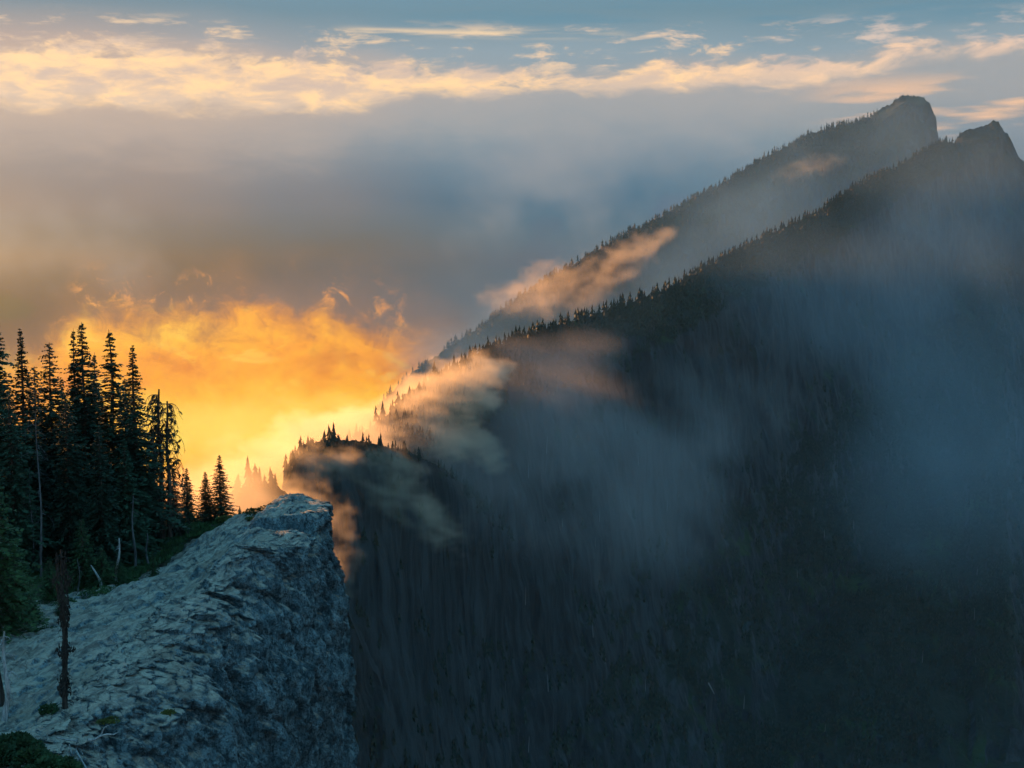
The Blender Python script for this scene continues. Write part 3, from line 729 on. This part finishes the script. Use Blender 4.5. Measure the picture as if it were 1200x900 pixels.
# dying pair with drooping bare branches
def dying(h, seed, fol=0.3, r=1.1, side=0):
    g = random.Random(seed); root = empty('dying_fir', (0, 0, 0)); tb = MB(); br = MB(); V_ = []
    n = 14; tb.tube([(0.05 * math.sin(i * .9 + seed), 0, -0.5 + (h + 0.5) * i / n) for i in range(n + 1)], [0.17 * (1 - 0.72 * i / n) for i in range(n + 1)], 7)
    z = h * 0.12
    while z < h * 0.99:
        for k in range(4):
            a = g.uniform(0, 6.28)
            if side and math.cos(a) * side < -0.2 and g.random() < 0.6: continue
            L = r * g.uniform(0.45, 1.1) * (1.0 - 0.45 * z / h) + .1; ca, sa = math.cos(a), math.sin(a)
            pts = []; m = 6; dr = g.uniform(0.5, 1.25)
            for i in range(m + 1):
                q = i / m; pts.append((ca * L * math.sin(q * 1.45), sa * L * math.sin(q * 1.45), z + 0.12 * L * math.sin(q * 3) - dr * L * q ** 2.2))
            br.tube(pts, [0.035 * (1 - 0.8 * i / m) for i in range(m + 1)], 3)
            for i in range(1, m + 1):
                for _ in range(3):
                    c = pts[i]; tl = g.uniform(.12, .34); ta = g.uniform(0, 6.28); dd = (math.cos(ta) * .5, math.sin(ta) * .5, -0.85)
                    if g.random() < 0.5: br.tube([c, tuple(c[j] + dd[j] * tl for j in range(3))], [0.012, 0.006], 3)
                    if g.random() < fol:
                        for _k in range(4):
                            w_ = 0.05; e = tuple(c[j] + dd[j] * tl + g.uniform(-.12, .12) for j in range(3)); md = tuple((c[j] + e[j]) / 2 for j in range(3))
                            ox = g.uniform(-1, 1) * w_; oz = w_
                            V_ += [c, (md[0] + ox, md[1], md[2] + oz), e, (md[0] - ox, md[1] + w_, md[2] - oz)]
        z += g.uniform(0.16, 0.34)
    tb.build('trunk', BARK, root); br.build('branch', BARK, root)
    V_ = np.array(V_); mesh_obj('crown', V_, np.arange(len(V_)).reshape(-1, 4), NEEDLE, root, False)
    return root
for px, yt, yb, d, sd_, side, lab in [(191, 456, 642, 70.5, 1, -1, 'left and taller trunk of the dying pair, bare branches drooping against the glow'), (200, 470, 640, 70, 2, 1, 'right and shorter trunk of the dying pair, arched branches hanging to the right'), (183, 500, 645, 72, 5, 0, 'thin half dead fir just left of the dying pair')]:
    b_ = P(px, yb, d); z0 = ground(b_.x, b_.y); h = P(px, yt, d).z - z0
    o = dying(h, sd_, 0.12 if sd_ != 5 else 0.35, 1.25 if sd_ != 5 else 0.8, side); o.location = (b_.x, b_.y, z0); tag(o, lab, 'dead tree', 'dying firs at the right end of the grove')

# bleached and black snags
def snag(px, yt, yb, d, rad, mat, label, seed, nbr=10, brl=0.7, lean=0.0, bend=0.08, lo=0.3, hang=0.6, fork=False, stubs=False):
    g = random.Random(seed); b_ = P(px, yb, d); z0 = min(ground(b_.x, b_.y), b_.z + 0.8); h = P(px, yt, d).z - z0
    root = empty('snag', (b_.x, b_.y, z0 - 0.1)); tb = MB(); br = MB(); n = 10
    pt = [(lean * h * (i / n) ** 1.2 + bend * math.sin(i * 0.9 + seed), bend * math.cos(i * 1.1 + seed) - bend, -0.3 + (h + 0.3) * i / n) for i in range(n + 1)]
    tb.tube(pt, [rad * (1 - 0.75 * i / n) * g.uniform(.85, 1.1) for i in range(n + 1)], 7); tb.build('trunk', mat, root)
    for k in range(nbr):
        q = g.uniform(lo, 0.98) * n; i = int(q); p = Vector(pt[i]).lerp(Vector(pt[min(i + 1, n)]), q - i); a = g.uniform(0, 6.28); L = brl * g.uniform(.4, 1.2)
        pts = [p]; m = 5; dv = Vector((math.cos(a), math.sin(a), g.uniform(-.1, .5)))
        for j in range(m):
            dv = (dv + Vector((g.uniform(-.5, .5), g.uniform(-.5, .5), g.uniform(-hang, .15)))).normalized(); pts.append(pts[-1] + dv * (L / m))
            if j > 0:
                tw = Vector((g.uniform(-1, 1), g.uniform(-1, 1), g.uniform(-1, .3))).normalized(); br.tube([pts[-1], pts[-1] + tw * L * .16, pts[-1] + tw * L * .22 + Vector((0, 0, -L * .12))], [rad * .09, rad * .06, rad * .03], 3)
        br.tube(pts, [rad * 0.22 * (1 - 0.75 * j / m) for j in range(m + 1)], 4)
    if nbr: br.build('branch', mat, root)
    tag(root, label, 'dead tree'); return root, pt
snag(52, 482, 705, 62, 0.08, GREYWOOD, 'tall pale snag inside the grove with forked twisting branches', 3, 16, 1.3, hang=0.9, lo=0.2)
snag(41, 545, 690, 62.5, 0.06, GREYWOOD, 'thin pale snag left of the tall pale one, dead limbs hanging', 4, 12, 1.2, hang=0.9)
snag(158, 578, 655, 64, 0.09, GREYWOOD, 'straight pale snag between the ragged fir and the bare rock', 5, 10, 0.4)
snag(173, 622, 650, 65, 0.09, GREYWOOD, 'short pale stub right of the straight pale snag', 6, 3, 0.3)
snag(137, 628, 692, 60, 0.13, SNAG, 'broken white stump with a splintered top at the grove edge', 7, 5, 0.4, lean=0.08)
snag(131, 690, 660, 59.5, 0.10, SNAG, 'pale log leaning to the left before the white stump', 8, 2, 0.3, lean=-0.1) if False else None
snag(126, 660, 694, 59, 0.12, SNAG, 'short pale stump leaning to the left beside the broken white stump', 8, 2, 0.3, lean=-0.45)
snag(94, 652, 705, 57, 0.05, GREYWOOD, 'slender dead stem in front of the grove shade', 14, 4, 0.4)
bs, pt = snag(79, 640, 852, 42, 0.10, DARKWOOD, 'black dead trunk standing in front of the pale rock, tufts of lichen on it', 9, 34, 0.34, lean=0.01, hang=0.9, lo=0.08, bend=0.05)
g = random.Random(4); V_ = []
for _ in range(1500):
    q = g.random() ** 0.75 * 10; q = 10 - q * 0.95; i = int(min(q, 9)); p = Vector(pt[i]).lerp(Vector(pt[i + 1]), q - i); a = g.uniform(0, 6.28)
    dens = max(0, math.sin(q * 3.1 + 1) + 0.4 * math.sin(q * 7.7)); R_ = 0.07 + 0.20 * g.random() * dens + (0.10 if q > 7 else 0)
    c = p + Vector((math.cos(a) * R_, math.sin(a) * R_, g.uniform(-.1, .1))); tl = g.uniform(.08, .2)
    V_ += [c, c + Vector((.03, 0, -tl / 2)), c + Vector((g.uniform(-.05, .05), g.uniform(-.05, .05), -tl)), c + Vector((-.03, .01, -tl / 2))]
mesh_obj('lichen', V_, np.arange(len(V_)).reshape(-1, 4), DARKWOOD, bs, False)
snag(10, 735, 862, 41.5, 0.12, SNAG, 'grey weathered snag at the left edge in front of the bare rock', 10, 14, 0.5, lean=0.02, bend=0.1, hang=0.8)
snag(3, 700, 850, 42.5, 0.10, DARKWOOD, 'dark snag cut by the left edge of the picture', 12, 14, 0.6, hang=0.7)
# bare twig in the bottom left corner
tw = MB(); q0 = P(62, 872, 38)
pth = [P(66, 864, 38.4), P(78, 867, 38.3), P(90, 868, 38.2), P(89, 880, 38), P(94, 890, 37.6), P(104, 903, 37.2)]
tw.tube(pth, [0.02, .03, .035, .04, .045, .05], 5); tw.tube([P(81, 872, 38), P(84, 882, 37.8), P(88, 890, 37.7), P(94, 890, 37.6)], [.015, .022, .03, .035], 4); tw.tube([P(97, 884, 38), P(92, 874, 38.1), P(87, 878, 38)], [.02, .015, .01], 4)
o = tw.build('bare_branch', SNAG); tag(o, 'crooked bleached branch beside the green bush in the bottom left corner', 'branch')

# ---------------------------------------------------------------- shrubs, moss
def shrub(name, px, py, d, rx, rz, n, mat, label, seed, leaf=0.10, cat='shrub', group=None, ry=None):
    g = random.Random(seed); b_ = P(px, py, d); z0 = ground(b_.x, b_.y); V_ = []; st = MB(); ry = ry or rx * .8
    lobes = [(g.uniform(-.65, .65) * rx, g.uniform(-.6, .6) * ry, g.uniform(0.1, .6) * rz, g.uniform(.35, .6)) for _ in range(7)]
    for lx, ly, lz, s in lobes: st.tube([(0, 0, -.1), (lx * .5, ly * .5, lz * .5), (lx, ly, lz)], [.03, .02, .008], 4)
    for _ in range(n):
        lx, ly, lz, s = g.choice(lobes); v = Vector((g.gauss(0, 1), g.gauss(0, 1), g.gauss(0, 1))).normalized() * g.uniform(.5, 1) ** .5
        c = Vector((lx + v.x * s * rx, ly + v.y * s * ry, max(-.05, lz + v.z * s * rz))); dd = Vector((v.x + g.uniform(-.6, .6), v.y + g.uniform(-.6, .6), abs(v.z) * .6 + g.uniform(-.2, .5))).normalized(); si = dd.orthogonal().normalized() * leaf * .35; L = leaf * g.uniform(.7, 1.5)
        V_ += [c, c + dd * L * .5 + si, c + dd * L, c + dd * L * .5 - si]
    root = empty(name, (b_.x, b_.y, z0)); st.build('stem', BARK, root); mesh_obj('foliage', V_, np.arange(len(V_)).reshape(-1, 4), mat, root, False)
    tag(root, label, cat, group); return root
shrub('shrub', 30, 893, 37.5, 1.15, 0.75, 9000, NEEDLE_Y, 'dense dark green bush filling the bottom left corner', 1, 0.11)
shrub('shrub', 60, 898, 36.5, 0.8, 0.5, 4500, NEEDLE_Y, 'low green bush touching the bottom edge beside the crooked bleached branch', 2, 0.10)
shrub('shrub', 58, 845, 41.8, 0.35, 0.35, 900, NEEDLE_Y, 'small round green bush at the foot of the black dead trunk', 3, 0.08)
shrub('shrub', 304, 592, 70, 0.75, 0.45, 2200, HEATH, 'low dark bush on the skyline left of the cap rock', 4, 0.09)
shrub('shrub', 318, 587, 70.5, 0.6, 0.35, 1800, HEATH, 'rounded bush against the orange fog nearest the cap rock', 5, 0.09)
shrub('shrub', 296, 598, 69, 0.4, 0.3, 700, HEATH, 'small brownish bush below the skyline bushes', 6, 0.08)
shrub('shrub', 128, 855, 41, 0.38, 0.10, 900, HEATH, 'yellow green moss cushion on the low rock hump at the bottom left', 7, 0.06, 'moss')
shrub('shrub', 200, 845, 41.5, 0.22, 0.10, 350, HEATH, 'tan tuft growing in the rock face above the bottom edge', 8, 0.07, 'tuft')
shrub('shrub', 165, 672, 62.5, 0.5, 0.25, 700, NEEDLE_Y, 'low green mat at the foot of the lone sapling', 9, 0.08)
for i, (px, py, d, lab) in enumerate([(40, 748, 51, 'low juniper mat at the foot of the bush on the far left rock edge'), (84, 712, 55.5, 'juniper mat behind the black dead trunk'), (112, 700, 57, 'juniper mat below the bushy fir in front of the grove'),
        (150, 684, 60, 'low green mat between the broken white stump and the lone sapling'), (205, 640, 69, 'green mat at the foot of the low bushy fir under the dying pair'), (232, 624, 71.5, 'green mat between the dying pair and the two slim firs'), (270, 606, 72, 'thin brown heather right of the two slim firs')]):
    shrub('shrub', px, py, d, random.uniform(.6, 1.1), random.uniform(.25, .45), 1500, NEEDLE_Y if i != 6 else HEATH, lab, 20 + i, 0.09)
for i, (px, py, d, lab) in enumerate([(96, 705, 56, 'grey broken branch lying in front of the grove, left of the leaning stump'), (150, 697, 58, 'grey branch lying on the rock right of the broken white stump'), (62, 738, 52, 'bleached stick lying at the rock edge under the green bushes'), (122, 866, 39.5, 'small pale stick on the rock hump in the bottom left')]):
    b_ = P(px, py, d); g = random.Random(i); z0 = ground(b_.x, b_.y) + .06; a = g.uniform(0, 3.1); L = g.uniform(.7, 1.5); tb = MB()
    q = [Vector((b_.x + math.cos(a) * L * (k / 5 - .5), b_.y + math.sin(a) * L * (k / 5 - .5), z0 + .05 * math.sin(k * 2 + i) + .05)) for k in range(6)]
    tb.tube(q, [.05, .045, .04, .035, .025, .01], 5); tb.tube([q[2], q[2] + Vector((.1, .1, .25)), q[2] + Vector((.3, .1, .35))], [.03, .02, .008], 4)
    o = tb.build('fallen_branch', SNAG if i > 1 else GREYWOOD); tag(o, lab, 'branch')
# ground cover along the rock edge
g = random.Random(3); V_ = []
for _ in range(26000):
    y = g.uniform(40, 82); d = abs(g.gauss(0, 1)) * 2.6 - 0.5; x = float(xb(y)) - d
    if math.sin(x * 1.7 + y) * math.sin(y * 1.1 - x * .6) < -.25: continue
    V_.append((x, y))
V_ = np.array(V_); zf = np.maximum(zfloor(V_[:, 0], V_[:, 1]), ztop(V_[:, 0], V_[:, 1])); n = len(V_)
rr = np.random.default_rng(2); a = rr.uniform(0, 6.28, n); hh = rr.uniform(.05, .28, n); dx_, dy_ = np.cos(a) * .05, np.sin(a) * .05; lx, ly = rr.uniform(-.12, .12, n), rr.uniform(-.12, .12, n)
B = np.stack([V_[:, 0], V_[:, 1], zf], -1)
tri = np.stack([B + np.stack([dx_, dy_, 0 * a], -1), B - np.stack([dx_, dy_, 0 * a], -1), B + np.stack([lx, ly, hh], -1)], 1).reshape(-1, 3)
o = mesh_obj('undergrowth', tri, np.arange(len(tri)).reshape(-1, 3), NEEDLE_Y, None, False); tag(o, 'low green undergrowth between the grove and the bare rock', 'undergrowth', None, 'stuff')


# ---------------------------------------------------------------- air: haze and drifting fog
def vol_mat(name, color, density, aniso, attr=None):
    m = bpy.data.materials.new(name); m.use_nodes = True; tt = m.node_tree; tt.nodes.clear()
    p = tt.nodes.new('ShaderNodeVolumePrincipled'); p.inputs['Color'].default_value = (*color, 1); p.inputs['Density'].default_value = density
    p.inputs['Anisotropy'].default_value = aniso; p.inputs['Density Attribute'].default_value = attr or ''
    out = tt.nodes.new('ShaderNodeOutputMaterial'); tt.links.new(p.outputs[0], out.inputs['Volume'])
    return m
HAZE_D = 0.000026
hx0, hx1, hy0, hy1, hz0, hz1 = -2600, 4300, -400, 5400, -800, 640
hv = [(x, y, z) for x in (hx0, hx1) for y in (hy0, hy1) for z in (hz0, hz1)]
hz = mesh_obj('haze', hv, [(0, 1, 3, 2), (4, 6, 7, 5), (0, 4, 5, 1), (2, 3, 7, 6), (0, 2, 6, 4), (1, 5, 7, 3)], vol_mat('haze_air', (0.42, 0.76, 1.0), HAZE_D, -0.3), smooth=False)
tag(hz, 'thin blue-grey haze between the ridges', None, None, 'stuff')

def fog(name, label, lo, hi, vox, blobs, mat, nscale, amp, seed, stretch=(1, 1, 1), detail=5, thr=0.5, gain=1.6, dist=1.2, warpk=3.0, ntilt=0.0):
    """a bank of fog: soft ellipsoids eaten away by noise, evaluated on a voxel grid"""
    ng = bpy.data.node_groups.new(name, 'GeometryNodeTree')
    ng.interface.new_socket('Geometry', in_out='OUTPUT', socket_type='NodeSocketGeometry')
    go = ng.nodes.new('NodeGroupOutput'); vc = ng.nodes.new('GeometryNodeVolumeCube'); pos = ng.nodes.new('GeometryNodeInputPosition')
    pv = Ex(ng, pos.outputs[0]); x, y, z = xyz(ng, pv)
    k = 1.0 / nscale
    ca_, sa_ = math.cos(math.radians(ntilt)), math.sin(math.radians(ntilt))
    nv = vec(ng, (x * ca_ + z * sa_) * (k / stretch[0]) + seed * 7.3, y * (k / stretch[1]), (z * ca_ - x * sa_) * (k / stretch[2]))
    n1 = noise(ng, nv, 1.0, detail, 0.6, dist)
    n2 = noise(ng, vec(ng, x * k * 0.35 + seed, y * k * 0.35, z * k * 0.35), 1.0, 2, 0.5)
    W = nscale * warpk
    wx = noise(ng, vec(ng, x * k * 0.45, y * k * 0.45, z * k * 0.45 + seed * 3.1), 1.0, 4, 0.62) - 0.5
    wz = noise(ng, vec(ng, x * k * 0.45 + 31.0, y * k * 0.45 + seed, z * k * 0.45), 1.0, 4, 0.62) - 0.5
    x = x + wx * W * 1.3; z = z + wz * W; y = y + wx * W * 0.7
    Ssum = None
    for (c, r, tilt, wgt) in blobs:
        ct, st = math.cos(tilt), math.sin(tilt)
        X = x - c[0]; Y = y - c[1]; Z = z - c[2]
        A = (X * ct + Z * st) / r[0]; B_ = (Z * ct - X * st) / r[2]; Y = Y / r[1]
        q = (1.0 - (A * A + B_ * B_ + Y * Y)).maxv(0.0)
        q = q * q * wgt
        Ssum = q if Ssum is None else Ssum.maxv(q) * 0.75 + (Ssum + q) * 0.25
    d = (Ssum * (0.4 + n2 * 1.2) + (n1 - 0.5) * amp * (Ssum * 5.0).clamp() - thr * 0.35) * gain
    edge = (Ssum * 8.0).clamp()
    d = (d * edge).clamp()
    ng.links.new(d.s, vc.inputs['Density'])
    for nm, val in (('Min', lo), ('Max', hi)): vc.inputs[nm].default_value = val
    for nm, a, b_ in (('Resolution X', lo[0], hi[0]), ('Resolution Y', lo[1], hi[1]), ('Resolution Z', lo[2], hi[2])): vc.inputs[nm].default_value = max(8, int((b_ - a) / vox))
    sm = ng.nodes.new('GeometryNodeSetMaterial'); sm.inputs['Material'].default_value = mat
    ng.links.new(vc.outputs[0], sm.inputs[0]); ng.links.new(sm.outputs[0], go.inputs[0])
    me = bpy.data.meshes.new(name); me.materials.append(mat); o = bpy.data.objects.new(name, me); C.objects.link(o)
    md = o.modifiers.new('fog', 'NODES'); md.node_group = ng
    tag(o, label, None, None, 'stuff'); return o
def blob(px, py, d, rx, ry, depth, deg=0, wgt=1.0):     # radii as seen, in photo pixels; depth radius in metres
    c = P(px, py, d); k = d / F
    return (tuple(c), (rx * k, depth, ry * k), math.radians(deg), wgt)
def bounds(bl):
    lo = [1e9] * 3; hi = [-1e9] * 3
    for c, r, t_, _ in bl:
        ct, st = abs(math.cos(t_)), abs(math.sin(t_)); e = (r[0] * ct + r[2] * st, r[1], r[0] * st + r[2] * ct)
        for i in range(3): lo[i] = min(lo[i], c[i] - e[i]); hi[i] = max(hi[i], c[i] + e[i])
    return lo, hi
FOG = lambda n, d, g=0.55, col=(0.96, 0.97, 1.0): vol_mat(n, col, d, g, 'density')
def bank(name, label, bl, vox, dens, nscale, amp, seed, g=0.6, **kw):
    lo, hi = bounds(bl); e = nscale * kw.get('warpk', 3.0) * 0.22
    lo = [a - e for a in lo]; hi = [a + e for a in hi]
    return fog(name, label, lo, hi, vox, bl, FOG(name, dens, g, (1.0, 0.90, 0.72) if g > 0.5 else (0.96, 0.97, 1.0) if g > 0.2 else (0.58, 0.84, 1.0)), nscale, amp, seed, **kw)  # sunlit and shaded look partly tinted into the fog: warm, neutral, blue

bank('fog', 'orange fog curling round the top of the rocky knob', [
    blob(262, 585, 490, 110, 62, 45, -8, 2.4), blob(330, 600, 700, 85, 46, 90, -30), blob(310, 548, 850, 90, 40, 80, 12), blob(395, 518, 940, 100, 38, 60, -4, 1.8), blob(350, 530, 780, 40, 18, 25, 10, .8),
    blob(375, 535, 790, 70, 30, 40, -12, .6), blob(450, 550, 880, 70, 34, 60, -30, .65), blob(500, 600, 850, 110, 30, 50, -38, 0.5), blob(398, 650, 690, 14, 100, 40, 6, 0.5)],
    2.6, 0.018, 18, 5.5, 1, stretch=(2.2, 1.3, 0.8), thr=0.45, detail=6, ntilt=-15)
bank('fog', 'glowing orange fog pouring over the low notch of the main ridge', [
    blob(505, 470, 1200, 95, 44, 110, 15, 1.8), blob(552, 442, 1290, 60, 26, 80, 14, 1.6), blob(450, 505, 1150, 110, 46, 140, 2, 1.3), blob(530, 506, 1120, 80, 30, 70, -30, 1.5),
    blob(390, 520, 1250, 130, 40, 120, 5, .55), blob(490, 528, 1080, 90, 26, 50, -14, .5)], 3.4, 0.024, 24, 5.5, 2, stretch=(2.4, 1.3, 0.8), thr=0.45, detail=6, ntilt=-10)
bank('fog', 'grey veil of fog sinking down the shaded wall below the notch', [
    blob(540, 560, 1060, 150, 80, 70, -32, .8), blob(660, 510, 1150, 190, 120, 90, -18, .9), blob(770, 590, 1150, 130, 140, 80, -45, .9), blob(640, 640, 1020, 200, 70, 60, -38, 0.6),
    blob(610, 450, 1400, 160, 60, 70, 18, 0.9), blob(820, 480, 1500, 190, 90, 90, 10, .5)], 7.5, 0.0026, 75, 1.6, 3, stretch=(2.4, 1.2, 0.9), thr=0.10, detail=6, ntilt=-38, warpk=2.0, g=0.25)
bank('fog', 'peach tipped scrap of cloud hanging before the far mountain', [
    blob(768, 281, 3000, 46, 18, 90, 30), blob(720, 306, 2950, 66, 20, 110, 26), blob(650, 332, 2850, 75, 30, 130, 16, .9), blob(700, 338, 2750, 90, 24, 100, 18, 0.5), blob(610, 352, 2800, 60, 34, 140, 0, 0.7)],
    7.5, 0.0038, 46, 5.5, 4, stretch=(1.4, 1.2, 1.0), thr=0.5, detail=6)
bank('fog', 'small bright scrap of cloud high on the far mountain', [blob(962, 191, 3300, 42, 15, 60, 8), blob(932, 200, 3250, 30, 13, 50, 20, .9)], 6.0, 0.0030, 30, 6.0, 5, stretch=(1.4, 1, .8), thr=0.6)
bank('fog', 'brownish fog filling the gap between the main ridge and the far mountain', [
    blob(620, 385, 2300, 150, 56, 260, 20, 1.1), blob(760, 340, 2500, 160, 50, 300, 25), blob(900, 270, 2900, 150, 56, 250, 25, .9), blob(980, 190, 3450, 280, 130, 240, 22, .75), blob(790, 280, 3200, 260, 80, 220, 28, .7),
    blob(520, 418, 1900, 120, 56, 250, 8, 1.1)], 20.0, 0.0010, 150, 1.3, 6, thr=0.12, detail=5, g=-0.35, warpk=2.0)
bank('fog', 'wide blue-grey fog lying against the wall under the two summits', [
    blob(1130, 400, 1900, 230, 210, 260, 20, .9), blob(1000, 350, 2000, 190, 110, 200, 30, .8), blob(1180, 570, 1500, 230, 150, 220, 10, .9), blob(1060, 500, 1650, 120, 170, 160, -20, .6), blob(1120, 260, 2450, 240, 110, 200, 15, .8),
    blob(1060, 220, 2600, 290, 130, 130, 20, .8), blob(880, 330, 1980, 260, 100, 130, 24, .7), blob(700, 390, 1560, 160, 60, 70, 22, .6)],
    17.0, 0.00100, 150, 1.1, 7, stretch=(2.6, 1.2, 0.8), thr=0.10, detail=6, g=-0.2, ntilt=-60, warpk=2.0)
